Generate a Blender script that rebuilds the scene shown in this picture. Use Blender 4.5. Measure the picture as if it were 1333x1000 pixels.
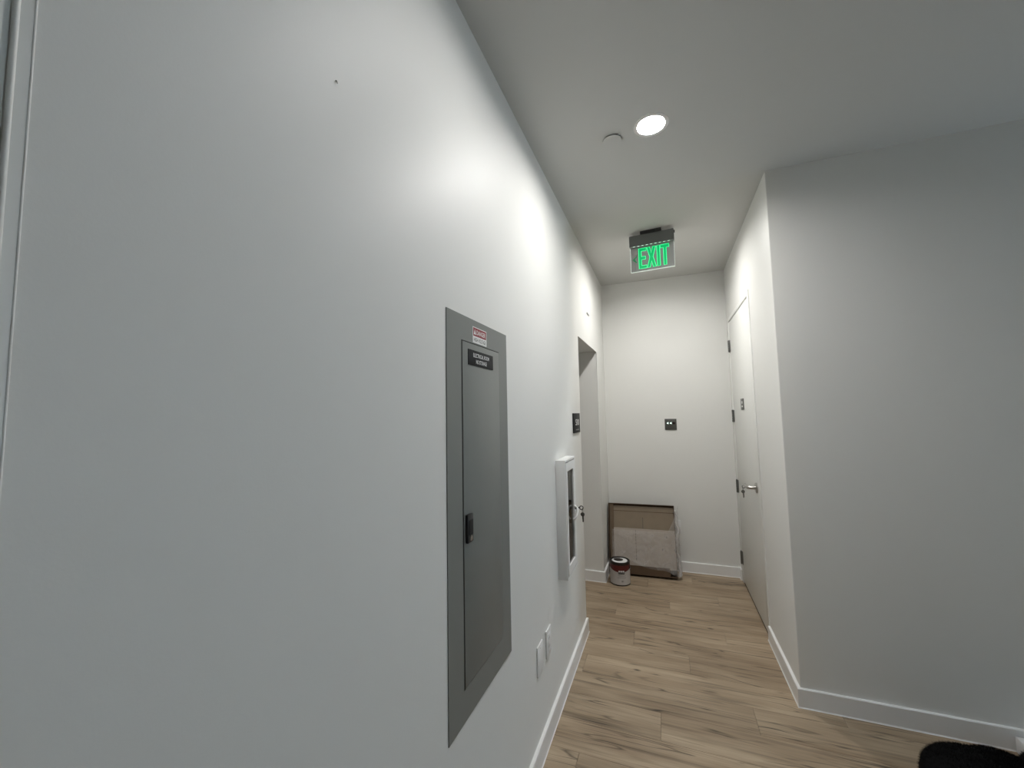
import bpy, bmesh, math, random
from mathutils import Vector, Matrix, noise

for o in list(bpy.data.objects):
    bpy.data.objects.remove(o)
SC = bpy.context.scene
COL = SC.collection

# ------------------------------------------------------------------ camera
F_PX = 522.73
YAW, PITCH, ROLL = -0.3621, 0.0758, -0.0188
CAM = Vector((0.5523, 0.0, 1.4516))
fw = Vector((math.sin(YAW)*math.cos(PITCH), math.cos(YAW)*math.cos(PITCH), math.sin(PITCH)))
rt0 = Vector((math.cos(YAW), -math.sin(YAW), 0)); up0 = rt0.cross(fw)
rt = math.cos(ROLL)*rt0 + math.sin(ROLL)*up0
up = -math.sin(ROLL)*rt0 + math.cos(ROLL)*up0
cd = bpy.data.cameras.new('camera'); cam = bpy.data.objects.new('camera', cd); COL.objects.link(cam)
cd.sensor_fit = 'HORIZONTAL'; cd.sensor_width = 36.0; cd.lens = F_PX*36/1333
cd.clip_start = 0.02
cam.matrix_world = Matrix(((rt.x, up.x, -fw.x, CAM.x), (rt.y, up.y, -fw.y, CAM.y), (rt.z, up.z, -fw.z, CAM.z), (0, 0, 0, 1)))
SC.camera = cam

# ------------------------------------------------------------------ world, exposure
w = bpy.data.worlds.new('world'); SC.world = w; w.use_nodes = True
bg = w.node_tree.nodes['Background']
bg.inputs[0].default_value = (0.68, 0.84, 1.0, 1); bg.inputs[1].default_value = 5.0
SC.view_settings.view_transform = 'Standard'
SC.view_settings.look = 'None'
SC.view_settings.gamma = 1.0
SC.view_settings.use_curve_mapping = False
SC.view_settings.exposure = 0.86
LAMP_STRENGTH = 200.0
LAMP_SPOTS = [(0.55, 1.835, 1.30), (0.55, 1.0, 0.45), (0.55, 3.17, 1.35)]     # x, y, relative output of the lamp

# ------------------------------------------------------------------ room numbers (metres)
H, D, W, E = 2.74, 4.074, 1.113, 2.440
OY0, OY1, OZ = 2.785, 3.613, 2.0        # passage opening in the left wall
HB, TB = 0.088, 0.014
XE, YR = 5.0, -2.5                      # far side of the open area, rear wall
XA = -1.1                               # end of the passage

# ------------------------------------------------------------------ materials
def new_mat(name):
    m = bpy.data.materials.new(name); m.use_nodes = True
    nt = m.node_tree
    return m, nt, nt.nodes['Principled BSDF']

def plain(name, col, rough=0.5, metal=0.0, var=0.04, scale=30.0, bump=0.0, bscale=200.0, spec=0.5, emit=None, estr=0.0):
    m, nt, b = new_mat(name)
    tc = nt.nodes.new('ShaderNodeTexCoord')
    n = nt.nodes.new('ShaderNodeTexNoise'); n.inputs['Scale'].default_value = scale; n.inputs['Detail'].default_value = 3
    nt.links.new(tc.outputs['Object'], n.inputs['Vector'])
    r = nt.nodes.new('ShaderNodeMapRange'); r.inputs['To Min'].default_value = 1-var; r.inputs['To Max'].default_value = 1+var
    nt.links.new(n.outputs['Fac'], r.inputs['Value'])
    mx = nt.nodes.new('ShaderNodeVectorMath'); mx.operation = 'SCALE'
    mx.inputs[0].default_value = col[:3]
    nt.links.new(r.outputs[0], mx.inputs['Scale'])
    nt.links.new(mx.outputs[0], b.inputs['Base Color'])
    b.inputs['Roughness'].default_value = rough; b.inputs['Metallic'].default_value = metal
    b.inputs['Specular IOR Level'].default_value = spec
    if bump:
        n2 = nt.nodes.new('ShaderNodeTexNoise'); n2.inputs['Scale'].default_value = bscale; n2.inputs['Detail'].default_value = 2
        nt.links.new(tc.outputs['Object'], n2.inputs['Vector'])
        bp = nt.nodes.new('ShaderNodeBump'); bp.inputs['Strength'].default_value = bump; bp.inputs['Distance'].default_value = 0.001
        nt.links.new(n2.outputs['Fac'], bp.inputs['Height']); nt.links.new(bp.outputs[0], b.inputs['Normal'])
    if emit:
        b.inputs['Emission Color'].default_value = (*emit, 1); b.inputs['Emission Strength'].default_value = estr
    return m

M = {}
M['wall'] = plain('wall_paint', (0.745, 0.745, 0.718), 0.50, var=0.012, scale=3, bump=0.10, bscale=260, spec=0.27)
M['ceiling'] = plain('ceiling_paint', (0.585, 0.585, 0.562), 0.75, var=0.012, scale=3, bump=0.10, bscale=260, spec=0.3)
M['trim'] = plain('white_trim_paint', (0.80, 0.80, 0.79), 0.38, var=0.01)
M['door'] = plain('door_paint', (0.76, 0.765, 0.735), 0.42, var=0.012, scale=5)
M['panel'] = plain('grey_enamel', (0.185, 0.195, 0.186), 0.42, var=0.03, scale=8, bump=0.08, bscale=500)
M['gap'] = plain('dark_gap', (0.006, 0.006, 0.006), 0.8)
M['black'] = plain('black_plastic', (0.012, 0.012, 0.013), 0.4)
M['plaque'] = plain('dark_plaque', (0.016, 0.017, 0.0175), 0.65, spec=0.25)
M['white_print'] = plain('white_print', (0.78, 0.78, 0.77), 0.5)
M['red'] = plain('safety_red', (0.25, 0.020, 0.033), 0.45)
M['dark_print'] = plain('dark_print', (0.05, 0.05, 0.05), 0.5)
M['steel'] = plain('satin_steel', (0.50, 0.49, 0.47), 0.28, metal=1.0, var=0.05)
M['hinge'] = plain('hinge_steel', (0.24, 0.24, 0.23), 0.38, metal=0.9, var=0.10, scale=80)
M['dark_metal'] = plain('dark_metal', (0.10, 0.095, 0.085), 0.38, metal=0.9)
M['cabinet'] = plain('white_enamel', (0.78, 0.785, 0.775), 0.32, var=0.01)
M['cab_in'] = plain('cabinet_inside', (0.20, 0.20, 0.19), 0.6)
M['plate'] = plain('white_plastic', (0.76, 0.765, 0.76), 0.35, var=0.01)
M['sign_grey'] = plain('sign_housing_grey', (0.16, 0.165, 0.16), 0.5)
M['plate_grey'] = plain('brushed_plate_grey', (0.085, 0.085, 0.078), 0.40, metal=0.3, var=0.1, scale=60)
M['green'] = plain('exit_green', (0.0, 0.22, 0.08), 0.4, emit=(0.0, 0.40, 0.11), estr=0.55)
M['green_edge'] = plain('exit_green_edge', (0.1, 0.6, 0.3), 0.4, emit=(0.0, 0.80, 0.24), estr=0.75)
M['green_dim'] = plain('exit_green_dim', (0.02, 0.13, 0.05), 0.4, emit=(0.01, 0.16, 0.06), estr=0.45)
M['acrylic_edge'] = plain('acrylic_edge', (0.75, 0.8, 0.77), 0.2, emit=(0.8, 0.95, 0.86), estr=0.30)
M['led_white'] = plain('led_white', (0.8, 0.8, 0.8), 0.4, emit=(0.72, 1.0, 0.85), estr=0.8)
M['lens_dark'] = plain('lens_dark', (0.004, 0.02, 0.013), 0.25)
M['lens_red'] = plain('lens_unlit', (0.03, 0.018, 0.018), 0.25)
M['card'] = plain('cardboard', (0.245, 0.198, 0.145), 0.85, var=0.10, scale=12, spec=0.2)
M['card_shaded'] = plain('cardboard_shaded', (0.15, 0.11, 0.075), 0.85, var=0.10, scale=12, spec=0.2)  # cardboard with the shading of the side flap put into its colour
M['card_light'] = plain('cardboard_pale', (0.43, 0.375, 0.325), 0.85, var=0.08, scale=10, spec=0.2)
M['card_dark'] = plain('cardboard_dark', (0.095, 0.062, 0.038), 0.85, var=0.12, scale=14, spec=0.2)  # dark brown board; shade of the top and bottom strips is coloured in
M['tin'] = plain('paint_tin_metal', (0.05, 0.045, 0.042), 0.30, metal=0.9)
M['wet_white'] = plain('white_paint', (0.80, 0.80, 0.79), 0.18)
M['label_white'] = plain('label_paper', (0.52, 0.50, 0.49), 0.5)
M['label_red'] = plain('label_red', (0.095, 0.010, 0.009), 0.42)
M['label_line'] = plain('label_print_grey', (0.27, 0.26, 0.25), 0.5)
M['fleece'] = plain('black_fleece', (0.004, 0.004, 0.0045), 0.95, var=0.3, scale=60, spec=0.1)
M['box_white'] = plain('white_card', (0.80, 0.80, 0.80), 0.5)
M['light_trim'] = plain('light_trim', (0.82, 0.81, 0.79), 0.4)
M['bare_subfloor'] = plain('subfloor', (0.05, 0.04, 0.03), 0.9)

def lamp_mat(k):
    m, nt, b = new_mat('lamp_diffuser')
    b.inputs['Base Color'].default_value = (0.9, 0.9, 0.9, 1)
    b.inputs['Emission Color'].default_value = (1.0, 0.98, 0.955, 1)
    b.inputs['Emission Strength'].default_value = LAMP_STRENGTH*k
    return m

def glass_mat():
    m, nt, b = new_mat('tinted_glass'); out = nt.nodes['Material Output']
    g = nt.nodes.new('ShaderNodeBsdfGlossy'); g.inputs['Roughness'].default_value = 0.04; g.inputs['Color'].default_value = (0.75, 0.75, 0.73, 1)
    t = nt.nodes.new('ShaderNodeBsdfTransparent'); t.inputs['Color'].default_value = (0.55, 0.56, 0.55, 1)
    fr = nt.nodes.new('ShaderNodeFresnel'); fr.inputs['IOR'].default_value = 1.5
    mx = nt.nodes.new('ShaderNodeMixShader')
    nt.links.new(fr.outputs[0], mx.inputs[0]); nt.links.new(t.outputs[0], mx.inputs[1]); nt.links.new(g.outputs[0], mx.inputs[2])
    nt.links.new(mx.outputs[0], out.inputs[0]); nt.nodes.remove(b)
    return m
M['glass'] = glass_mat()

def clear_mat(name, col, alpha, rough):
    m, nt, b = new_mat(name)
    b.inputs['Base Color'].default_value = (*col, 1); b.inputs['Alpha'].default_value = alpha; b.inputs['Roughness'].default_value = rough
    return m
M['acrylic'] = clear_mat('clear_acrylic', (0.36, 0.365, 0.36), 0.60, 0.2)

def plastic_mat(name, a0, a1):
    m, nt, b = new_mat(name); out = nt.nodes['Material Output']
    tc = nt.nodes.new('ShaderNodeTexCoord')
    n = nt.nodes.new('ShaderNodeTexNoise'); n.inputs['Scale'].default_value = 16; n.inputs['Detail'].default_value = 4; n.inputs['Distortion'].default_value = 1.2
    nt.links.new(tc.outputs['Object'], n.inputs['Vector'])
    r = nt.nodes.new('ShaderNodeMapRange'); r.inputs['From Min'].default_value = 0.35; r.inputs['From Max'].default_value = 0.75
    r.inputs['To Min'].default_value = a0; r.inputs['To Max'].default_value = a1
    nt.links.new(n.outputs['Fac'], r.inputs['Value'])
    b.inputs['Base Color'].default_value = (0.60, 0.58, 0.56, 1); b.inputs['Roughness'].default_value = 0.22
    nt.links.new(r.outputs[0], b.inputs['Alpha'])
    bp = nt.nodes.new('ShaderNodeBump'); bp.inputs['Strength'].default_value = 0.5; bp.inputs['Distance'].default_value = 0.006
    nt.links.new(n.outputs['Fac'], bp.inputs['Height']); nt.links.new(bp.outputs[0], b.inputs['Normal'])
    return m
M['film'] = plastic_mat('plastic_film', 0.14, 0.42)
M['film_thick'] = plastic_mat('plastic_film_folded', 0.45, 0.75)

def wood_mat():
    m, nt, b = new_mat('oak_plank'); N = nt.nodes.new; L = nt.links.new
    tc = N('ShaderNodeTexCoord'); oi = N('ShaderNodeObjectInfo')
    rv = N('ShaderNodeVectorMath'); rv.operation = 'SCALE'; rv.inputs[0].default_value = (37.0, 53.0, 11.0); L(oi.outputs['Random'], rv.inputs['Scale'])
    ad = N('ShaderNodeVectorMath'); L(tc.outputs['Object'], ad.inputs[0]); L(rv.outputs[0], ad.inputs[1])
    def nz(sc, scale, det, dist=0.0, rough=0.55):
        mp = N('ShaderNodeMapping'); mp.inputs['Scale'].default_value = sc; L(ad.outputs[0], mp.inputs['Vector'])
        n = N('ShaderNodeTexNoise'); n.inputs['Scale'].default_value = scale; n.inputs['Detail'].default_value = det
        n.inputs['Distortion'].default_value = dist; n.inputs['Roughness'].default_value = rough
        L(mp.outputs[0], n.inputs['Vector']); return n
    def mrange(src, a, c, lo, hi):
        r = N('ShaderNodeMapRange'); r.inputs['From Min'].default_value = a; r.inputs['From Max'].default_value = c
        r.inputs['To Min'].default_value = lo; r.inputs['To Max'].default_value = hi; L(src, r.inputs['Value']); return r.outputs[0]
    def mth(op, a, c):
        k = N('ShaderNodeMath'); k.operation = op
        for i, v in enumerate((a, c)):
            if isinstance(v, (int, float)): k.inputs[i].default_value = v
            else: L(v, k.inputs[i])
        return k.outputs[0]
    broad = nz((1.0, 6.0, 1.0), 1.6, 3, 0.4)
    cr = N('ShaderNodeValToRGB'); L(broad.outputs['Fac'], cr.inputs[0])
    cr.color_ramp.elements[0].position = 0.30; cr.color_ramp.elements[0].color = (0.260, 0.190, 0.124, 1)
    cr.color_ramp.elements[1].position = 0.70; cr.color_ramp.elements[1].color = (0.435, 0.341, 0.236, 1)
    fine = mrange(nz((1.0, 40.0, 1.0), 5.0, 5).outputs['Fac'], 0.3, 0.7, 0.86, 1.12)
    tone = mrange(oi.outputs['Random'], 0, 1, 0.93, 1.06)
    # dark grain cracks: thin iso lines of a stretched noise, broken by a second one
    s1 = nz((0.9, 11.0, 1.0), 1.5, 2, 0.5)
    line = mth('ABSOLUTE', mth('SUBTRACT', s1.outputs['Fac'], 0.5), 0)
    line = mrange(line, 0.0, 0.022, 1.0, 0.0)
    msk = mrange(nz((1.6, 5.0, 1.0), 2.1, 2).outputs['Fac'], 0.44, 0.58, 0.0, 1.0)
    crack = mth('MULTIPLY', mth('MULTIPLY', line, msk), 0.66)
    # soft dark streaks
    s2 = mrange(nz((0.8, 16.0, 1.0), 1.9, 3, 0.3).outputs['Fac'], 0.54, 0.70, 0.0, 0.38)
    # knots
    mp = N('ShaderNodeMapping'); mp.inputs['Scale'].default_value = (1.0, 2.1, 1.0); L(ad.outputs[0], mp.inputs['Vector'])
    vo = N('ShaderNodeTexVoronoi'); vo.inputs['Scale'].default_value = 3.2; L(mp.outputs[0], vo.inputs['Vector'])
    kn = mrange(vo.outputs['Distance'], 0.02, 0.085, 0.75, 0.0)
    km = mrange(vo.outputs['Color'], 0.45, 0.5, 0.0, 1.0)
    knot = mth('MULTIPLY', kn, km)
    dark = mth('SUBTRACT', 1.0, mth('MINIMUM', mth('ADD', mth('ADD', crack, s2), knot), 0.85))
    k = mth('MULTIPLY', mth('MULTIPLY', fine, tone), dark)
    sc = N('ShaderNodeVectorMath'); sc.operation = 'SCALE'; L(cr.outputs[0], sc.inputs[0]); L(k, sc.inputs['Scale'])
    L(sc.outputs[0], b.inputs['Base Color'])
    b.inputs['Roughness'].default_value = 0.48; b.inputs['Specular IOR Level'].default_value = 0.35
    bp = N('ShaderNodeBump'); bp.inputs['Strength'].default_value = 0.25; bp.inputs['Distance'].default_value = 0.0008
    L(k, bp.inputs['Height']); L(bp.outputs[0], b.inputs['Normal'])
    return m
M['wood'] = wood_mat()

# ------------------------------------------------------------------ builders
ORG = {}
def link(o, parent=None):
    COL.objects.link(o)
    if parent: o.parent = parent
    return o

def empty(name, loc, label=None, cat=None, group=None, kind=None, rot=None, local=False):
    o = bpy.data.objects.new(name, None); o.location = loc; o.empty_display_size = 0.05
    if rot: o.rotation_euler = rot
    link(o); ORG[o.name] = Vector((0, 0, 0)) if local else Vector(loc)
    tag(o, label, cat, group, kind); return o

def tag(o, label=None, cat=None, group=None, kind=None):
    for k, v in (('label', label), ('category', cat), ('group', group), ('kind', kind)):
        if v: o[k] = v
    return o

def emit(name, bm, mat, parent=None, smooth=False, label=None):
    """one mesh object from a bmesh in world (or root-local) coordinates"""
    bmesh.ops.recalc_face_normals(bm, faces=bm.faces)
    if parent is not None:
        org = ORG[parent.name]
    else:
        xs = [v.co for v in bm.verts]
        lo = Vector([min(c[i] for c in xs) for i in range(3)]); hi = Vector([max(c[i] for c in xs) for i in range(3)])
        org = Vector(((lo.x+hi.x)/2, (lo.y+hi.y)/2, lo.z))
    bmesh.ops.translate(bm, verts=bm.verts, vec=-org)
    me = bpy.data.meshes.new(name); bm.to_mesh(me); bm.free()
    me.materials.append(M[mat])
    if smooth:
        for p in me.polygons: p.use_smooth = True
        me.set_sharp_from_angle(angle=math.radians(38))
    o = bpy.data.objects.new(name, me); link(o, parent)
    ORG[o.name] = org
    if parent is None: o.location = org
    if label: o['label'] = label
    return o

def bm_box(bm, lo, hi, bev=0.0, seg=2):
    lo, hi = Vector(lo), Vector(hi)
    t = bmesh.new(); bmesh.ops.create_cube(t, size=1.0)
    for v in t.verts: v.co = Vector([(lo[i]+hi[i])/2 + v.co[i]*(hi[i]-lo[i]) for i in range(3)])
    if bev: bmesh.ops.bevel(t, geom=t.edges[:], offset=bev, segments=seg, profile=0.5, affect='EDGES')
    me = bpy.data.meshes.new('tmp'); t.to_mesh(me); t.free(); bm.from_mesh(me); bpy.data.meshes.remove(me)
    return bm

def box(name, lo, hi, mat, parent=None, bev=0.0, label=None, seg=2):
    return emit(name, bm_box(bmesh.new(), lo, hi, bev, seg), mat, parent, smooth=bev > 0, label=label)

def prism(bm, pts, vec):
    """extrude a planar polygon (3D points) along vec"""
    vec = Vector(vec)
    a = [bm.verts.new(Vector(p)) for p in pts]; b = [bm.verts.new(Vector(p)+vec) for p in pts]
    n = len(pts)
    f0 = bm.faces.new(a); f1 = bm.faces.new(b[::-1])
    for i in range(n): bm.faces.new((a[i], b[i], b[(i+1) % n], a[(i+1) % n]))
    return f0, f1

def lathe(bm, prof, c, axis='Z', n=40):
    c = Vector(c); rings = []
    for r, h in prof:
        ring = []
        for i in range(n):
            a = 2*math.pi*i/n; p = (r*math.cos(a), r*math.sin(a), h)
            if axis == 'X': p = (p[2], p[0], p[1])
            if axis == 'Y': p = (p[0], p[2], p[1])
            ring.append(bm.verts.new(c+Vector(p)))
        rings.append(ring)
    for a, b in zip(rings, rings[1:]):
        for i in range(n): bm.faces.new((a[i], a[(i+1) % n], b[(i+1) % n], b[i]))
    bm.faces.new(rings[0][::-1]); bm.faces.new(rings[-1])
    return bm

def tube(bm, pts, r, n=8, closed=False):
    pts = [Vector(p) for p in pts]; rings = []
    m = len(pts); nrm = None
    for i, p in enumerate(pts):
        if closed: t = (pts[(i+1) % m]-pts[i-1]).normalized()
        else: t = (pts[min(i+1, m-1)]-pts[max(i-1, 0)]).normalized()
        if nrm is None:
            nrm = t.orthogonal().normalized()
        nrm = (nrm - t*nrm.dot(t)).normalized(); bn = t.cross(nrm)
        rr = r[i] if isinstance(r, (list, tuple)) else r
        rings.append([bm.verts.new(p+rr*(math.cos(2*math.pi*k/n)*nrm+math.sin(2*math.pi*k/n)*bn)) for k in range(n)])
    prs = list(zip(rings, rings[1:])) + ([(rings[-1], rings[0])] if closed else [])
    for a, b in prs:
        for k in range(n): bm.faces.new((a[k], a[(k+1) % n], b[(k+1) % n], b[k]))
    if not closed: bm.faces.new(rings[0][::-1]); bm.faces.new(rings[-1])
    return bm

def text_bm(txt, origin, right, upv, height, width=None, depth=0.0006, bold=0.0, target=None):
    """lettering as a thin mesh; centred on origin in the plane right/upv"""
    cu = bpy.data.curves.new('lettering', 'FONT'); cu.body = txt; cu.size = 1.0
    cu.align_x = 'CENTER'; cu.align_y = 'CENTER'; cu.offset = bold; cu.resolution_u = 3
    ob = bpy.data.objects.new('lettering_tmp', cu); COL.objects.link(ob)
    dg = bpy.context.evaluated_depsgraph_get(); me = bpy.data.meshes.new_from_object(ob.evaluated_get(dg))
    bpy.data.objects.remove(ob); bpy.data.curves.remove(cu)
    bm = target or bmesh.new()
    t = bmesh.new(); t.from_mesh(me); bpy.data.meshes.remove(me)
    xs = [v.co.x for v in t.verts]; ys = [v.co.y for v in t.verts]
    cx, cy = (min(xs)+max(xs))/2, (min(ys)+max(ys))/2
    s = height/(max(ys)-min(ys)); sx = width/(max(xs)-min(xs)) if width else s
    right, upv, origin = Vector(right), Vector(upv), Vector(origin); nrm = right.cross(upv).normalized()
    for v in t.verts: v.co = origin + right*((v.co.x-cx)*sx) + upv*((v.co.y-cy)*s) + nrm*depth
    me = bpy.data.meshes.new('tmp'); t.to_mesh(me); t.free(); bm.from_mesh(me); bpy.data.meshes.remove(me)
    return bm

# ================================================================== STRUCTURE
PLANK_W, PLANK_L, ROW0 = 0.18, 1.22, 3.07
TP = 0.008                                      # plank thickness; the tops lie at z = 0
fl = bmesh.new()
bm_box(fl, (XA, YR, -0.10), (XE, D, -TP))
floor = emit('floor', fl, 'bare_subfloor'); tag(floor, 'grey-brown oak plank floor running through the corridor', 'floor', kind='structure')
ORG['floor'] = floor.location.copy()

def ybounds(a, b):
    """floor outline per x zone: list of (x0, x1, ylo, yhi)"""
    return [(XA, 0.0, OY0, OY1), (0.0, W, YR, D), (W, XE, YR, E)]
def plank(x0, x1, y0, y1):
    segs = []
    for (a, b, lo, hi) in ybounds(0, 0):
        xa, xb = max(a, x0), min(b, x1); ya, yb = max(lo, y0), min(hi, y1)
        if xb-xa > 0.004 and yb-ya > 0.004: segs.append((xa, xb, ya, yb))
    if not segs: return
    lower, upper = [], []
    for xa, xb, ya, yb in segs:
        lower += [(xa, ya), (xb, ya)]; upper += [(xa, yb), (xb, yb)]
    poly = []
    for p in lower + upper[::-1]:
        if not poly or (abs(p[0]-poly[-1][0])+abs(p[1]-poly[-1][1])) > 1e-5: poly.append(p)
    bm = bmesh.new()
    prism(bm, [(p[0], p[1], -TP+0.0002) for p in poly], (0, 0, TP-0.0002))
    te = [e for e in bm.edges if all(abs(v.co.z) < 1e-6 for v in e.verts)]
    bmesh.ops.bevel(bm, geom=te, offset=0.0009, segments=1, affect='EDGES')
    bmesh.ops.remove_doubles(bm, verts=bm.verts, dist=1e-6)
    emit('plank', bm, 'wood', floor)
# end joints seen in the photograph, by row index from ROW0
JOINT = {0: 0.152, 1: 0.521, 2: 0.866, -1: 0.849, -5: 0.888, -8: 0.143, -2: 0.30, -3: 0.62, -4: 0.05, -6: 0.47, -7: 1.02, 3: 0.35, 4: 0.70, 5: 0.1}
random.seed(4)
G = 0.0004
for r in range(-31, 6):
    y0 = ROW0 + r*PLANK_W; y1 = y0 + PLANK_W
    if y1 < 1.10:
        continue
    j = JOINT.get(r, random.uniform(0, PLANK_L))
    x = j - PLANK_L*3
    while x < XE:
        if x + PLANK_L > XA: plank(max(x, XA)+G, min(x+PLANK_L, XE)-G, y0+G, y1-G)
        x += PLANK_L
# floor area that lies wholly behind the field of view: one slab of the same wood
bm = bmesh.new(); bm_box(bm, (0.0, YR, -TP+0.0002), (XE, ROW0-11*PLANK_W, 0)); o = emit('plank_field', bm, 'wood', floor); o['kind'] = 'stuff'

# ceiling
RC, RD = 0.058, 0.012                           # radius and depth of the downlight recess
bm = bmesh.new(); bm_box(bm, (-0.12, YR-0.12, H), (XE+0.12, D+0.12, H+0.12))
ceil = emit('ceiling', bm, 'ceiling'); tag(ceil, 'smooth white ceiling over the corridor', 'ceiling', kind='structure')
cb = bmesh.new()
for x, y, k in LAMP_SPOTS: lathe(cb, [(RC+.0006, H-.02), (RC+.0006, H+RD+.006)], (x, y, 0), n=48)
cut = emit('recess_cutter', cb, 'ceiling')
md = ceil.modifiers.new('recess', 'BOOLEAN'); md.operation = 'DIFFERENCE'; md.object = cut; md.solver = 'EXACT'
bpy.context.view_layer.update()
me = bpy.data.meshes.new_from_object(ceil.evaluated_get(bpy.context.evaluated_depsgraph_get()))
ceil.modifiers.clear(); ceil.data = me; bpy.data.objects.remove(cut)

def bevel_sel(bm, test, off, seg=3):
    ed = [e for e in bm.edges if test(e.verts[0].co, e.verts[1].co)]
    bmesh.ops.bevel(bm, geom=ed, offset=off, segments=seg, profile=0.5, affect='EDGES')

# left wall with the passage opening and the doorway next to the camera
DY0, DY1, DZ = -0.75, 0.176, 2.16
bm = bmesh.new()
pts = [(YR, 0), (DY0, 0), (DY0, DZ), (DY1, DZ), (DY1, 0), (OY0, 0), (OY0, OZ), (OY1, OZ), (OY1, 0), (D, 0), (D, H), (YR, H)]
prism(bm, [(0, y, z) for y, z in pts], (-0.12, 0, 0))
bevel_sel(bm, lambda a, b: abs(a.x) < 1e-6 and abs(b.x) < 1e-6 and (abs(a.y-OY0) < 1e-4 and abs(b.y-OY0) < 1e-4 or abs(a.y-OY1) < 1e-4 and abs(b.y-OY1) < 1e-4 or (abs(a.z-OZ) < 1e-4 and abs(b.z-OZ) < 1e-4)), 0.004)
tag(emit('wall_left', bm, 'wall', smooth=True), 'long satin white wall along the left of the corridor', 'wall', kind='structure')
# passage behind the opening
PW = 0.12
bm = bmesh.new(); bm_box(bm, (XA, OY1, 0), (-0.12, OY1+PW, OZ)); tag(emit('wall_passage_far', bm, 'wall'), 'far side wall of the side passage', 'wall', kind='structure')
bm = bmesh.new(); bm_box(bm, (XA, OY0-PW, 0), (-0.12, OY0, OZ)); tag(emit('wall_passage_near', bm, 'wall'), 'near side wall of the side passage', 'wall', kind='structure')
bm = bmesh.new(); bm_box(bm, (XA-PW, OY0-PW, 0), (XA, OY1+PW, OZ)); tag(emit('wall_passage_end', bm, 'wall'), 'end wall of the side passage', 'wall', kind='structure')
bm = bmesh.new(); bm_box(bm, (XA-PW, OY0-PW, OZ), (-0.12, OY1+PW, OZ+0.1)); tag(emit('ceiling_passage', bm, 'wall'), 'low soffit over the side passage', 'ceiling', kind='structure')
# back wall
bm = bmesh.new(); bm_box(bm, (-0.12, D, 0), (W+0.12, D+0.12, H)); tag(emit('wall_back', bm, 'wall'), 'white end wall of the corridor', 'wall', kind='structure')
# right wall with the door opening
FY0, FY1, FZ = 3.045, 4.005, 2.262            # outside of the door frame
bm = bmesh.new()
pts = [(E, 0), (FY0+.004, 0), (FY0+.004, FZ-.004), (FY1-.004, FZ-.004), (FY1-.004, 0), (D, 0), (D, H), (E, H)]
prism(bm, [(W, y, z) for y, z in pts], (0.14, 0, 0))
bevel_sel(bm, lambda a, b: abs(a.x-W) < 1e-6 and abs(b.x-W) < 1e-6 and abs(a.y-E) < 1e-5 and abs(b.y-E) < 1e-5, 0.004)
tag(emit('wall_right', bm, 'wall', smooth=True), 'short white corridor wall that holds the door on the right', 'wall', kind='structure')
bm = bmesh.new(); bm_box(bm, (W+0.14, E, 0), (XE, E+0.12, H)); tag(emit('wall_front_right', bm, 'wall'), 'grey-lit white wall facing the camera on the right', 'wall', kind='structure')
# room behind the right door stays closed: blank wall behind the leaf
bm = bmesh.new(); bm_box(bm, (W+0.141, FY0-0.1, 0), (W+0.20, FY1+0.069, FZ+0.1)); tag(emit('wall_behind_door', bm, 'wall'), 'wall behind the right door', 'wall', kind='structure')
# the open area out of view: far wall with a window, rear wall
WY0, WY1, WZ0, WZ1 = 1.6, 2.36, 0.20, 2.4
bm = bmesh.new()
for lo, hi in (((XE, YR, 0), (XE+.12, WY0, H)), ((XE, WY1, 0), (XE+.12, E+.12, H)), ((XE, WY0, 0), (XE+.12, WY1, WZ0)), ((XE, WY0, WZ1), (XE+.12, WY1, H))): bm_box(bm, lo, hi)
tag(emit('wall_east', bm, 'wall'), 'window wall of the open area beside the corridor', 'wall', kind='structure')
wf = empty('window_1', (XE, (WY0+WY1)/2, WZ0), 'wide daylight window of the open area', 'window', kind='structure')
bm = bmesh.new()
for lo, hi in (((XE-.01, WY0, WZ0), (XE+.1, WY0+.05, WZ1)), ((XE-.01, WY1-.05, WZ0), (XE+.1, WY1, WZ1)), ((XE-.01, WY0, WZ0), (XE+.1, WY1, WZ0+.05)), ((XE-.01, WY0, WZ1-.05), (XE+.1, WY1, WZ1)), ((XE-.01, 1.96, WZ0), (XE+.1, 2.00, WZ1))): bm_box(bm, lo, hi)
emit('window_frame', bm, 'trim', wf)
bm = bmesh.new(); bm_box(bm, (0-.12, YR-.12, 0), (XE+.12, YR, H)); tag(emit('wall_rear', bm, 'wall'), 'rear wall behind the camera', 'wall', kind='structure')

# baseboards: profile swept along straight runs with mitred ends
PROF = [(0, 0), (TB+.004, 0), (TB+.0005, .005), (TB, HB-.003), (TB-.003, HB), (0, HB)]
def baseboard(name, path, label):
    """path: floor points; the board sticks out to the left of the walking direction"""
    bm = bmesh.new(); P = [Vector(p) for p in path]; n = len(P); rings = []
    for i in range(n):
        ns = []
        for a, b in ((i-1, i), (i, i+1)):
            if a >= 0 and b < n:
                d_ = (P[b]-P[a]).normalized(); ns.append(Vector((-d_.y, d_.x)))
        m_ = ns[0] if len(ns) == 1 else (ns[0]+ns[1])/(1+ns[0].dot(ns[1]))
        rings.append([bm.verts.new((P[i].x+m_.x*u, P[i].y+m_.y*u, z)) for u, z in PROF])
    k = len(PROF)
    for a, b in zip(rings, rings[1:]):
        for q in range(k): bm.faces.new((a[q], a[(q+1) % k], b[(q+1) % k], b[q]))
    bm.faces.new(rings[0][::-1]); bm.faces.new(rings[-1])
    tag(emit(name, bm, 'trim'), label, 'baseboard', kind='structure')
baseboard('baseboard_left', [(0, OY0), (0, DY1+.002)], 'white baseboard along the left corridor wall')
baseboard('baseboard_back', [(W, FY1), (W, D), (0, D), (0, OY1), (XA, OY1)], 'white baseboard around the end of the corridor and into the passage')
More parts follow.
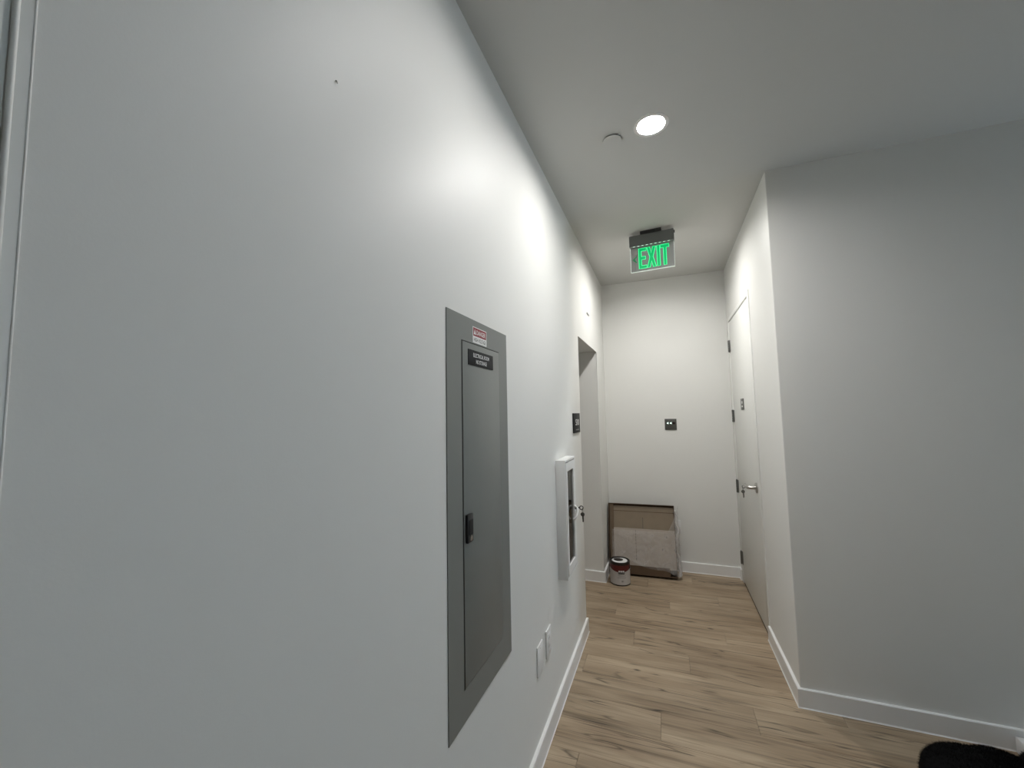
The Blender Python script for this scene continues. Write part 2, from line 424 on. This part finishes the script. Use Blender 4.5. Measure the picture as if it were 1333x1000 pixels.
baseboard('baseboard_right', [(XE, E), (W, E), (W, FY0)], 'white baseboard turning the corner of the right wall')

# ------------------------------------------------------------------ door on the right (structure)
dr = empty('door_1', (W, (FY0+FY1)/2, 0), 'flush white door with four steel hinges and lever handle', 'door', kind='structure')
LY0, LY1, LZ1 = 3.098, 3.955, 2.222
bm = bmesh.new()
px0 = W-0.006
for lo, hi in (((px0, FY0, 0), (W+.13, LY0-.003, FZ)), ((px0, LY1+.003, 0), (W+.13, FY1, FZ)), ((px0, LY0-.003, LZ1+.008), (W+.13, LY1+.003, FZ))): bm_box(bm, lo, hi, 0.0015)
emit('door_frame', bm, 'door', dr, smooth=True)
leaf = box('door_leaf', (W-.002, LY0, .014), (W+.043, LY1, LZ1), 'door', dr, 0.0015)
box('door_gap', (W+.030, LY0-.003, LZ1-.001), (W+.06, LY1+.003, LZ1+.008), 'gap', dr)
box('undercut_shade', (W+.004, LY0, .0003), (W+.04, LY1, .004), 'gap', dr)  # black strip painting the shade in the undercut below the leaf
for z0, z1 in ((1.965, 2.065), (1.352, 1.455), (0.752, 0.858), (0.158, 0.262)):
    bm = bmesh.new()
    yk = LY1+.0015; xk = W-.0115
    for q in range(5):
        a = z0+(z1-z0)*q/5; b_ = z0+(z1-z0)*(q+1)/5-.0012
        lathe(bm, [(.0075, a), (.0075, b_)], (xk, yk, 0), n=14)
    bm_box(bm, (W-.0070, yk-.030, z0), (W-.0021, yk-.004, z1), .0006); bm_box(bm, (px0-.0035, yk+.004, z0), (px0-.0002, yk+.030, z1), .0006)
    lathe(bm, [(.004, z0-.004), (.0055, z0-.001)], (xk, yk, 0), n=10); lathe(bm, [(.0055, z1), (.004, z1+.003)], (xk, yk, 0), n=10)
    emit('hinge', bm, 'hinge', dr, smooth=True)
# lever: rose, neck, lever pointing to the hinge side, key cylinder
HZ, HY = 0.925, 3.172
bm = bmesh.new()
lathe(bm, [(.034, -.002), (.034, -.008), (.030, -.012)], (W, HY, HZ), 'X', 28)
tube(bm, [(W-.010, HY, HZ), (W-.045, HY, HZ), (W-.054, HY+.006, HZ), (W-.057, HY+.02, HZ), (W-.057, HY+.06, HZ), (W-.055, HY+.118, HZ+.001)], [.012, .0115, .0115, .011, .010, .008], 12)
emit('lever_handle', bm, 'steel', dr, smooth=True, label='satin steel lever handle')
# small plaque on the leaf
sg = box('door_sign', (W-.006, 3.455, 1.455), (W-.0022, 3.575, 1.540), 'plate_grey', dr, .001, label='small dark square plaque')
bm = bmesh.new(); bm_box(bm, (W-.0064, 3.490, 1.502), (W-.006, 3.530, 1.520)); bm_box(bm, (W-.0064, 3.490, 1.475), (W-.006, 3.530, 1.487)); emit('sign_print', bm, 'white_print', sg)

# door frame right beside the camera on the left wall
d2 = empty('door_2', (0, (DY0+DY1)/2, 0), 'white door and frame at the left edge beside the camera', 'door', kind='structure')
bm = bmesh.new()
bm_box(bm, (-.12, DY1-.013, 0), (.0012, DY1-.0001, DZ))
for yy, rr in ((DY1-.0006, .0012), (DY1-.0128, .0026)): tube(bm, [(.0006, yy, 0), (.0006, yy, DZ)], rr, 10)
for lo, hi in (((-.12, DY0+.0003, 0), (.003, DY0+.03, DZ)), ((-.12, DY0+.03, DZ-.03), (.003, DY1-.013, DZ-.0003))): bm_box(bm, lo, hi, .003, 4)
emit('door_frame', bm, 'door', d2, smooth=True)
box('door_leaf', (-.055, DY0+.033, .012), (-.0008, DY1-.0131, DZ-.033), 'door', d2, .0015)

# ================================================================== CEILING THINGS
LAMP_LABEL = ['round recessed downlight glowing white in the corridor ceiling, the one in view', 'recessed downlight in the ceiling above the electrical panel', 'recessed downlight hidden behind the exit sign']
for (x, y, out_), lb in zip(LAMP_SPOTS, LAMP_LABEL):
    t = empty('recessed_light', (x, y, H), lb, 'ceiling light', 'recessed downlights')
    bm = bmesh.new()
    prof = [(RC-.002, RD), (RC, 0), (RC+.002, -.0025), (RC+.012, -.0035), (RC+.018, -.0015), (RC+.018, -.0001)]
    n = 48; rings = []
    for r_, h_ in prof: rings.append([bm.verts.new((x+r_*math.cos(2*math.pi*i/n), y+r_*math.sin(2*math.pi*i/n), H+h_)) for i in range(n)])
    for a, b_ in zip(rings, rings[1:]):
        for i in range(n): bm.faces.new((a[i], a[(i+1) % n], b_[(i+1) % n], b_[i]))
    emit('trim_ring', bm, 'light_trim', t, smooth=True)
    bm = bmesh.new(); lathe(bm, [(RC-.0025, RD+.003), (RC-.0025, RD), (RC*.8, RD-.0015), (RC*.4, RD-.0022)], (x, y, H), n=40); M['lamp_%g' % out_] = lamp_mat(out_); emit('diffuser', bm, 'lamp_%g' % out_, t, smooth=True)

t = empty('sprinkler_cover', (0.374, 1.866, H), 'flat white round sprinkler cover plate beside the downlight', 'cover plate')
bm = bmesh.new(); lathe(bm, [(.034, 0), (.034, -.006)], (0.374, 1.866, H), n=32); emit('shadow_gap', bm, 'gap', t)  # black core draws the shadow gap between plate and ceiling
bm = bmesh.new(); lathe(bm, [(.042, -.0060), (.042, -.0080)], (0.374, 1.866, H), n=40); emit('cover_disc', bm, 'ceiling', t)

# exit sign, root-local coordinates: x along the sign, y away from the camera, z up (0 = ceiling)
t = empty('exit_sign', (0.515, 2.95, H), 'green EXIT sign on clear acrylic hanging below a dark grey housing', 'exit sign', rot=(0, 0, math.radians(-5.0)), local=True)
box('canopy', (-.072, -.028, -.024), (.068, .05, -.0005), 'black', t, .002)
hs = box('housing', (-.150, -.024, -.104), (.150, .030, -.024), 'sign_grey', t, .002)
box('end_knob', (.150, -.008, -.046), (.156, .012, -.030), 'black', hs, .002)
bm = bmesh.new()
for k in range(9): xk = -.118+k*.0292; bm_box(bm, (xk-.007, -.0205, -.1052), (xk+.007, -.017, -.1040))
emit('led_strip', bm, 'led_white', hs)
ap = box('acrylic_panel', (-.146, .0, -.283), (.146, .006, -.104), 'acrylic', t)
bm = bmesh.new()
bm_box(bm, (-.1485, -.0005, -.2855), (.1485, .0065, -.283)); bm_box(bm, (-.1485, -.0005, -.283), (-.146, .0065, -.104)); bm_box(bm, (.146, -.0005, -.283), (.1475, .0065, -.104))
emit('panel_edge', bm, 'acrylic_edge', ap)
LT, LB = -.118, -.265          # top and bottom of the letters
def letter(poly):
    z = lambda v: LB+(LT-LB)*v
    pts = [(px, z(pz)) for px, pz in poly]
    bm = bmesh.new(); prism(bm, [(a, -.0022, b_) for a, b_ in pts], (0, .0018, 0)); emit('letter', bm, 'green', ap)
    bm = bmesh.new(); tube(bm, [(a, -.0024, b_) for a, b_ in pts], .0020, 6, closed=True); emit('letter_outline', bm, 'green_edge', ap)
X0 = -.090
letter([(X0, 0), (X0, 1), (X0+.052, 1), (X0+.052, .86), (X0+.018, .86), (X0+.018, .58), (X0+.046, .58), (X0+.046, .44), (X0+.018, .44), (X0+.018, .14), (X0+.052, .14), (X0+.052, 0)])
X1 = X0+.056
letter([(X1, 0), (X1+.019, .5), (X1, 1), (X1+.020, 1), (X1+.030, .70), (X1+.040, 1), (X1+.060, 1), (X1+.041, .5), (X1+.060, 0), (X1+.040, 0), (X1+.030, .30), (X1+.020, 0)])
X2 = X1+.068
letter([(X2, 0), (X2, 1), (X2+.019, 1), (X2+.019, 0)])
X3 = X2+.024
letter([(X3+.019, 0), (X3+.019, .85), (X3, .85), (X3, 1), (X3+.056, 1), (X3+.056, .85), (X3+.037, .85), (X3+.037, 0)])
bm = bmesh.new(); prism(bm, [(-.136, -.002, -.194), (-.110, -.002, -.172), (-.101, -.002, -.172), (-.120, -.002, -.194), (-.101, -.002, -.216), (-.110, -.002, -.216)], (0, .0015, 0)); emit('arrow', bm, 'green_dim', ap)

# ================================================================== LEFT WALL THINGS
PY0, PY1, PZ0, PZ1 = .952, 1.397, .611, 1.750
QY0, QY1, QZ0, QZ1 = 1.037, 1.320, .695, 1.675     # hinged door in the cover
t = empty('electrical_panel', (0, (PY0+PY1)/2, PZ0), 'tall grey metal electrical panel set in the left wall', 'electrical panel')
bm = bmesh.new()
def ring_plate(bm, x0, x1, oy0, oy1, oz0, oz1, iy0, iy1, iz0, iz1):
    O = [(oy0, oz0), (oy1, oz0), (oy1, oz1), (oy0, oz1)]; I = [(iy0, iz0), (iy1, iz0), (iy1, iz1), (iy0, iz1)]
    vo = [[bm.verts.new((x, *p)) for p in O] for x in (x0, x1)]; vi = [[bm.verts.new((x, *p)) for p in I] for x in (x0, x1)]
    for i in range(4):
        j = (i+1) % 4
        bm.faces.new((vo[1][i], vo[1][j], vi[1][j], vi[1][i])); bm.faces.new((vo[0][i], vi[0][i], vi[0][j], vo[0][j]))
        bm.faces.new((vo[0][i], vo[0][j], vo[1][j], vo[1][i])); bm.faces.new((vi[0][i], vi[1][i], vi[1][j], vi[0][j]))
ring_plate(bm, .0003, .0026, PY0, PY1, PZ0, PZ1, QY0, QY1, QZ0, QZ1)
emit('cover', bm, 'panel', t)
box('recess', (.0003, QY0-.0005, QZ0-.0005), (.0006, QY1+.0005, QZ1+.0005), 'gap', t)
pd = box('panel_door', (.0008, QY0+.0060, QZ0+.0012), (.0032, QY1-.0006, QZ1-.0028), 'panel', t, .0005)
lt = box('latch', (.0032, 1.051, 1.086), (.0125, 1.085, 1.166), 'black', t, .002, label='black paddle latch with key lock')
box('latch_paddle', (.0125, 1.056, 1.108), (.0145, 1.080, 1.150), 'gap', lt, .0008)
bm = bmesh.new(); lathe(bm, [(.0075, .0125), (.0075, .0145), (.0060, .0150)], (0, 1.0685, 1.0985), 'X', 16); emit('lock_cylinder', bm, 'steel', lt, smooth=True)
dl = box('danger_label', (.0032, 1.112, 1.678), (.0036, 1.215, 1.729), 'white_print', t, label='red and white danger sticker')
box('red_field', (.0036, 1.1155, 1.700), (.0038, 1.2115, 1.7265), 'red', dl)
bm = text_bm('DANGER', (.0039, 1.172, 1.713), (0, 1, 0), (0, 0, 1), .015, .066, 0.0, .012)
prism(bm, [(.0039, 1.119, 1.705), (.0039, 1.135, 1.705), (.0039, 1.127, 1.722)], (.0001, 0, 0)); emit('danger_lettering', bm, 'white_print', dl)
bm = text_bm('HIGH VOLTAGE', (.0038, 1.1635, 1.689), (0, 1, 0), (0, 0, 1), .0125, .088, 0.0, .012); emit('warning_lettering', bm, 'dark_print', dl)
np_ = box('nameplate', (.0032, 1.078, 1.605), (.0050, 1.264, 1.653), 'plaque', t, .0004, label='black engraved nameplate')
bm = text_bm('ELECTRICAL ROOM', (.0052, 1.171, 1.638), (0, 1, 0), (0, 0, 1), .0125, .118, 0.0, .008)
text_bm('NO STORAGE', (.0052, 1.171, 1.6185), (0, 1, 0), (0, 0, 1), .0125, .080, 0.0, .008, target=bm); emit('name_lettering', bm, 'white_print', np_)

# surface cabinet with glass door
CY0, CY1, CZ0, CZ1, CX = 2.076, 2.318, .600, 1.206, .052
t = empty('fire_extinguisher_cabinet', (0, (CY0+CY1)/2, CZ0), 'white surface-mounted fire extinguisher cabinet with a tall glass window', 'cabinet')
bm = bmesh.new()
wt = .012
bm_box(bm, (.0005, CY0, CZ0), (CX, CY0+wt, CZ1), .0015); bm_box(bm, (.0005, CY1-wt, CZ0), (CX, CY1, CZ1), .0015)
bm_box(bm, (.0005, CY0+wt, CZ0), (CX, CY1-wt, CZ0+wt), .0015); bm_box(bm, (.0005, CY0+wt, CZ1-wt), (CX, CY1-wt, CZ1), .0015)
emit('body', bm, 'cabinet', t, smooth=True)
box('inside', (.0006, CY0+wt, CZ0+wt), (.003, CY1-wt, CZ1-wt), 'cab_in', t)
GY0, GY1, GZ0, GZ1 = CY0+.047, CY1-.052, CZ0+.058, CZ1-.062
bm = bmesh.new(); ring_plate(bm, CX-.018, CX+.0015, CY0+wt+.004, CY1-wt-.004, CZ0+wt+.004, CZ1-wt-.004, GY0, GY1, GZ0, GZ1)
cdr = emit('cabinet_door', bm, 'cabinet', t)
box('glass_pane', (CX-.010, GY0, GZ0), (CX-.006, GY1, GZ1), 'glass', cdr)
bm = bmesh.new(); zc = .905; yc = GY1+.008
tube(bm, [(CX+.001, yc, zc+.028), (CX+.016, yc-.002, zc+.020), (CX+.022, yc-.014, zc), (CX+.020, yc-.032, zc-.020), (CX+.008, yc-.040, zc-.034), (CX+.001, yc-.040, zc-.036)], [.006, .006, .0055, .0055, .006, .006], 10)
emit('pull_handle', bm, 'cabinet', cdr, smooth=True)
bm = bmesh.new(); lathe(bm, [(.010, .001), (.010, .012), (.008, .016)], (CX, yc+.016, zc+.016), 'X', 18); emit('lock_cylinder', bm, 'dark_metal', cdr, smooth=True)

def keys(name, label, x, y, z, s=1.0, mat='steel'):
    """key in a lock with one more hanging from the ring; the lock faces -x or +x by sign s"""
    t = empty(name, (x, y, z), label, 'keys')
    bm = bmesh.new()
    bm_box(bm, (min(x, x+s*.012), y-.001, z-.004), (max(x, x+s*.012), y+.001, z+.004))
    n = 18; prof = [(x+s*.020+.010*math.cos(2*math.pi*i/n), y, z+.010*math.sin(2*math.pi*i/n)) for i in range(n)]
    tube(bm, prof, .0028, 8, closed=True); emit('inserted_key', bm, mat, t, smooth=True)
    bm = bmesh.new(); tube(bm, [(x+s*.026, y+.013*math.sin(2*math.pi*i/n), z-.016+.013*math.cos(2*math.pi*i/n)) for i in range(n)], .0012, 6, closed=True); emit('ring', bm, mat, t, smooth=True)
    bm = bmesh.new(); kx = x+s*.026
    lathe(bm, [(.0115, -.0011), (.0115, .0011)], (kx, y, z-.036), 'Y', 18)
    prism(bm, [(kx-.003, y-.001, z-.044), (kx+.006, y-.001, z-.044), (kx+.006, y-.001, z-.074), (kx+.002, y-.001, z-.080), (kx-.003, y-.001, z-.073), (kx-.001, y-.001, z-.067), (kx-.003, y-.001, z-.061)], (0, .002, 0))
    emit('hanging_key', bm, mat, t, smooth=True)
keys('key_pair', 'two small keys hanging from the lock of the white glass-front cabinet', CX+.016, yc+.016, zc+.016, 1.0, 'dark_metal')
keys('key_pair', 'keys hanging from the steel door lever', W-.046, HY+.095, HZ-.010, -1.0, 'hinge')

# room sign
t = empty('room_sign', (0, 2.64, 1.325), 'black rectangular room number sign on the left wall by the passage', 'sign')
sp = box('plaque', (.0004, 2.528, 1.325), (.009, 2.722, 1.452), 'plaque', t, .0015)
emit('number_lettering', text_bm('510', (.0092, 2.635, 1.393), (0, 1, 0), (0, 0, 1), .040, .100, 0.0, .02), 'white_print', sp)
box('braille_strip', (.009, 2.585, 1.342), (.0096, 2.685, 1.348), 'sign_grey', sp)

def outlet(name, lo, hi, axis, label, insert=True):
    t = empty(name, ((lo[0]+hi[0])/2, (lo[1]+hi[1])/2, lo[2]), label, 'outlet', 'white wall plates')
    p = box('cover_plate', lo, hi, 'plate', t, .0018)
    if not insert:
        if axis == 'X':
            for z in (lo[2]+.016, hi[2]-.016):
                bm = bmesh.new(); lathe(bm, [(.0035, hi[0]), (.003, hi[0]+.0012)], (0, (lo[1]+hi[1])/2, z), 'X', 12); emit('screw', bm, 'plate', p)
        return t
    if axis == 'X':
        c = (lo[1]+hi[1])/2; f = hi[0]; a, b_ = lo[2]+.024, hi[2]-.024
        q = box('receptacle', (f-.0005, c-.0165, a), (f+.0018, c+.0165, b_), 'plate', t, .0008)
        for zz in (a+.018, b_-.018):
            bm = bmesh.new()
            for dy in (-.006, .006): bm_box(bm, (f+.0017, c+dy-.001, zz-.005), (f+.0020, c+dy+.001, zz+.005))
            emit('slots', bm, 'gap', q)
    else:
        c = (lo[0]+hi[0])/2; f = lo[1]; a, b_ = lo[2]+.024, hi[2]-.024
        q = box('receptacle', (c-.0165, f-.0018, a), (c+.0165, f+.0005, b_), 'plate', t, .0008)
        for zz in (a+.018, b_-.018):
            bm = bmesh.new()
            for dx in (-.006, .006): bm_box(bm, (c+dx-.001, f-.0020, zz-.005), (c+dx+.001, f-.0017, zz+.005))
            emit('slots', bm, 'gap', q)
    return t
outlet('blank_wall_plate', (.0003, 1.688, .345), (.0065, 1.762, .466), 'X', 'plain white wall plate low on the left wall, the one nearer the grey panel', False)
outlet('wall_outlet', (.0003, 1.822, .347), (.0065, 1.897, .467), 'X', 'white outlet with a raised insert low on the left wall, nearer the passage')
outlet('wall_outlet', (.567, D-.0065, .340), (.640, D-.0003, .455), 'Y', 'white outlet on the end wall half hidden behind the cardboard')

# nail and small strip on the left wall
bm = bmesh.new(); tube(bm, [(.0003, .5505, 2.085), (.002, .5510, 2.084), (.003, .5520, 2.0795)], [.0009, .0011, .0008], 8)
tag(emit('wall_nail', bm, 'dark_metal', smooth=True), 'tiny dark nail stuck high in the left wall', 'nail')
bm = bmesh.new(); bm_box(bm, (.0004, 3.17, 2.244), (.006, 3.26, 2.256), .0008)
tag(emit('wall_strip', bm, 'label_line', smooth=True), 'thin grey strip on the left wall above the passage opening', 'wall strip')

# ================================================================== BACK WALL INDICATOR
t = empty('indicator_plate', (.596, D, 1.279), 'square dark metal indicator plate with two lit arrows on the end wall', 'indicator')
ip = box('plate', (.544, D-.006, 1.279), (.648, D-.0004, 1.383), 'plate_grey', t, .001)
for k, xk in enumerate((.571, .598, .624)):
    bm = bmesh.new(); lathe(bm, [(.0125, 0), (.0125, -.002), (.0115, -.003)], (xk, D-.006, 1.343), 'Y', 20)
    ln = emit('lens', bm, 'lens_dark' if k < 2 else 'lens_red', ip, smooth=True)
    if k < 2:
        bm = bmesh.new(); prism(bm, [(xk-.0105, D-.0096, 1.343), (xk+.006, D-.0096, 1.3535), (xk+.006, D-.0096, 1.3325)], (0, .0006, 0)); emit('lit_arrow', bm, 'led_white', ln)

# ================================================================== CARDBOARD, PAINT CAN
# root-local: x along the width, y into the wall, z up the leaning board
BW, BH, BT = .575, .600, .085
lean = math.radians(-11.5)
t = empty('cardboard_carton', (.020, 3.800, .0185), 'shallow open brown cardboard carton leaning against the end wall', 'carton', rot=(lean, 0, math.radians(3.0)), local=True)
th = .005
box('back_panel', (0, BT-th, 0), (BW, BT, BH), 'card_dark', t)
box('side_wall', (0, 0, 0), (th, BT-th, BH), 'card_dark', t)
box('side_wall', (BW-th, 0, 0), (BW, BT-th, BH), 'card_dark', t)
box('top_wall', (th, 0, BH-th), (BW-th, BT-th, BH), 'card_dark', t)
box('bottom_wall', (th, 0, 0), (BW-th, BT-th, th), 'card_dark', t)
box('side_flap', (.012, .006, th), (.046, .010, BH-.010), 'card_shaded', t)
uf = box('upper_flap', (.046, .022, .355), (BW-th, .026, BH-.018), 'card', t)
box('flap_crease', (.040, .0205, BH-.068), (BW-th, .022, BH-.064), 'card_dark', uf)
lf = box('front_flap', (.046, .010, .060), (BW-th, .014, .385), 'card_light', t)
bm = bmesh.new()
for k in range(6): bm_box(bm, (.300, .0213, .372+k*.016+.018), (.305, .0221, .382+k*.016+.018))
emit('printed_dashes', bm, 'dark_print', uf)
bm = bmesh.new()
for k in range(10): bm_box(bm, (.235, .0094, .120+k*.026), (.240, .0101, .137+k*.026))
emit('printed_dashes', bm, 'dark_print', lf)
box('bottom_flap', (.02, -.004, .002), (BW-.06, -.001, .075), 'card_dark', t)

# torn plastic film over the lower right of the carton (its own sheet, same lean)
carton = t
bm = bmesh.new(); NX, NZ = 46, 52
def lowedge(u):   # slanted, scalloped lower hem
    return .128 - .105*u + .012*math.sin(9*u) - .028*max(0, min(1, (u-.72)/.16))
grid = []
for j in range(NZ+1):
    row = []
    for i in range(NX+1):
        u = i/NX; v = j/NZ
        s = u*.60
        x = .03+s
        if u > .88: x = .03+.528+(u-.88)*.42
        top = .37 + .24*max(0, (u-.80)/.20) if u > .80 else .37
        lo = lowedge(u)
        z = lo+(top-lo)*v
        y = -.006 - .006*noise.noise(Vector((x*16, z*12, 2.0))) - .010*abs(noise.noise(Vector((x*7+z*5, z*6, 7.0))))
        y += .055*max(0, (u-.93)/.07)
        y -= .012*math.exp(-((v)/.12)**2)*(0.4+abs(noise.noise(Vector((x*20, 0, 3)))))
        x += .006*noise.noise(Vector((z*24, 5.5, u*3)))*(1 if u > .85 else 0)
        row.append(bm.verts.new((x, y, z)))
    grid.append(row)
for j in range(NZ):
    for i in range(NX): bm.faces.new((grid[j][i], grid[j][i+1], grid[j+1][i+1], grid[j+1][i]))
film_o = emit('plastic_film', bm, 'film', carton, smooth=True, label='crumpled translucent plastic film over the lower right')
bm = bmesh.new()   # rolled bunch of film along the right edge and bottom corner
ptsr = []
for k in range(26):
    v = k/25; ptsr.append((BW+.012+.010*math.sin(v*11)+.006*math.sin(v*29), .012+.012*math.sin(v*7), .010+v*.54))
tube(bm, ptsr, [.010+.008*abs(math.sin(k*1.7))*(1-.5*k/25) for k in range(26)], 10)
emit('bunched_edge', bm, 'film_thick', film_o, smooth=True)

cx_, cy_, r_, h_ = .130, 3.648, .0825, .190
t = empty('paint_can', (cx_, cy_, 0), 'gallon paint can with red and white label and paint-smeared lid on the floor', 'paint can')
bm = bmesh.new(); lathe(bm, [(r_-.003, .0005), (r_+.001, .001), (r_+.0015, .005), (r_, .008), (r_, h_-.022), (r_+.0005, h_-.020), (r_+.0015, h_-.004), (r_-.001, h_), (r_-.006, h_), (r_-.008, h_-.006), (.02, h_-.007)], (cx_, cy_, 0), n=48); emit('can_body', bm, 'tin', t, smooth=True)
def wrap(bm, a0, a1, z0, z1, off, n=24):
    """patch on the can wall; z0, z1 may be functions of the angle"""
    f = lambda z, a: z(a) if callable(z) else z
    prev = None
    for i in range(n+1):
        a = a0+(a1-a0)*i/n; c_, s_ = math.cos(a), math.sin(a)
        cur = [bm.verts.new((cx_+(r_+off)*c_, cy_+(r_+off)*s_, f(z, a))) for z in (z0, z1)]
        if prev: bm.faces.new((prev[0], cur[0], cur[1], prev[1]))
        prev = cur
    return bm
av = math.atan2(0-cy_, .5523-cx_)       # towards the corridor mouth
wave = lambda a: .128 - .016*math.cos((a-av)*1.5)
lb = emit('label_wrap', wrap(bmesh.new(), av-math.pi, av+math.pi, .010, h_-.024, .0006, 64), 'label_white', t, smooth=True)
emit('label_red_band', wrap(bmesh.new(), av-math.pi*.66, av+math.pi*.66, wave, h_-.024, .0010, 40), 'label_red', lb, smooth=True)
emit('label_red_back', wrap(bmesh.new(), av+math.pi*.66, av+math.pi*1.34, .145, h_-.024, .0010, 20), 'label_red', lb, smooth=True)
emit('logo_field', wrap(bmesh.new(), av-.18, av+.46, .098, .122, .0014, 10), 'black', lb, smooth=True)
bm = bmesh.new()
for k, wd in enumerate((.075, .06, .085, .06, .085, .07)):
    a = av-.14+k*.096; wrap(bm, a, a+wd, .1135, .1265, .0018, 2)
emit('logo_marks', bm, 'white_print', lb)
bm = bmesh.new()
for a0, a1, z in ((-.22, .55, .082), (-.3, .62, .066), (.12, .30, .034)): wrap(bm, av+a0, av+a1, z, z+(.004 if z > .05 else .012), .0013, 10)
emit('label_lines', bm, 'label_line', lb)
bm = bmesh.new(); lathe(bm, [(.030, h_-.0066), (.060, h_-.0064), (.064, h_-.0050), (.050, h_-.0035)], (cx_, cy_, 0), n=40)
ld = emit('lid', bm, 'wet_white', t, smooth=True, label='lid smeared with white paint')
bm = bmesh.new(); lathe(bm, [(.040, h_-.0034), (.038, h_-.0024), (.01, h_-.0022)], (cx_-.012, cy_+.010, 0), n=32); emit('lid_centre', bm, 'tin', ld, smooth=True)
bm = bmesh.new(); n = 20
hp = []
for i in range(n+1):
    a = math.pi*i/n; hp.append((cx_-(r_+.006)*math.cos(a), cy_-.010-(r_+.004)*math.sin(a), h_-.052-.030*math.sin(a)))
tube(bm, hp, .0013, 6); emit('bail_handle', bm, 'steel', t, smooth=True)
for s in (-1, 1):
    bm = bmesh.new(); lathe(bm, [(.009, 0), (.009, s*.005), (.006, s*.007)], (cx_+s*(r_-.001), cy_-.010, h_-.052), 'X', 14); emit('ear', bm, 'tin', t, smooth=True)

# ================================================================== RIGHT FOREGROUND
bm = bmesh.new(); bm_box(bm, (1.866, 2.290, .0004), (2.23, 2.420, .063), .001)
tag(emit('flat_box', bm, 'box_white', smooth=True), 'flat white box on the floor against the right wall baseboard', 'box')

# black fuzzy bundle: lumpy heap with short pile
def heap(u, a):
    return 0
bm = bmesh.new()
bmesh.ops.create_icosphere(bm, subdivisions=6, radius=1.0)
LOBES = [((1.548, 1.98, .085), (.17, .20, .118)), ((1.635, 1.995, .085), (.165, .20, .115)), ((1.81, 2.01, .118), (.15, .17, .136)), ((1.70, 1.88, .07), (.24, .18, .12))]
hc = Vector((1.66, 1.98, .06))
for v in bm.verts:
    d_ = v.co.normalized(); best = 0
    for c, s in LOBES:   # far exit of the ray from the heap centre through each lobe
        c = Vector(c); o_ = hc-c
        A = sum((d_[i]/s[i])**2 for i in range(3)); B = 2*sum(o_[i]*d_[i]/s[i]**2 for i in range(3)); Cc = sum((o_[i]/s[i])**2 for i in range(3))-1
        disc = B*B-4*A*Cc
        if disc > 0: best = max(best, (-B+math.sqrt(disc))/(2*A))
    p = hc+d_*best
    nz = .007*noise.noise(p*9)+.004*noise.noise(p*24)
    p += d_*nz
    p.z = max(p.z, .001)
    v.co = p
body_pts = [(v.co.copy(), v.normal.copy()) for v in bm.verts]
bm.normal_update()
random.seed(9)
faces = [f for f in bm.faces if f.calc_center_median().z > .004]
fib = bmesh.new()
for k in range(26000):
    f = random.choice(faces); a, b_, c = [v.co for v in f.verts]
    r1, r2 = random.random(), random.random()
    if r1+r2 > 1: r1, r2 = 1-r1, 1-r2
    p = a+(b_-a)*r1+(c-a)*r2
    dvec = (f.normal+Vector((random.uniform(-.7, .7), random.uniform(-.7, .7), random.uniform(-.7, .5)))).normalized()
    side = dvec.cross(Vector((random.random(), random.random(), random.random()))).normalized()*.0007
    ln_ = random.uniform(.005, .011)
    q = p+dvec*ln_
    if q.z < .001: continue
    fib.faces.new([fib.verts.new(p-side), fib.verts.new(p+side), fib.verts.new(q)])
t = empty('fabric_bundle', (1.66, 1.98, 0), 'black fuzzy fabric bundle on the floor at the lower right corner', 'fabric')
bd = emit('cloth', bm, 'fleece', t, smooth=True)
o = emit('pile', fib, 'fleece', bd); o['kind'] = 'stuff'
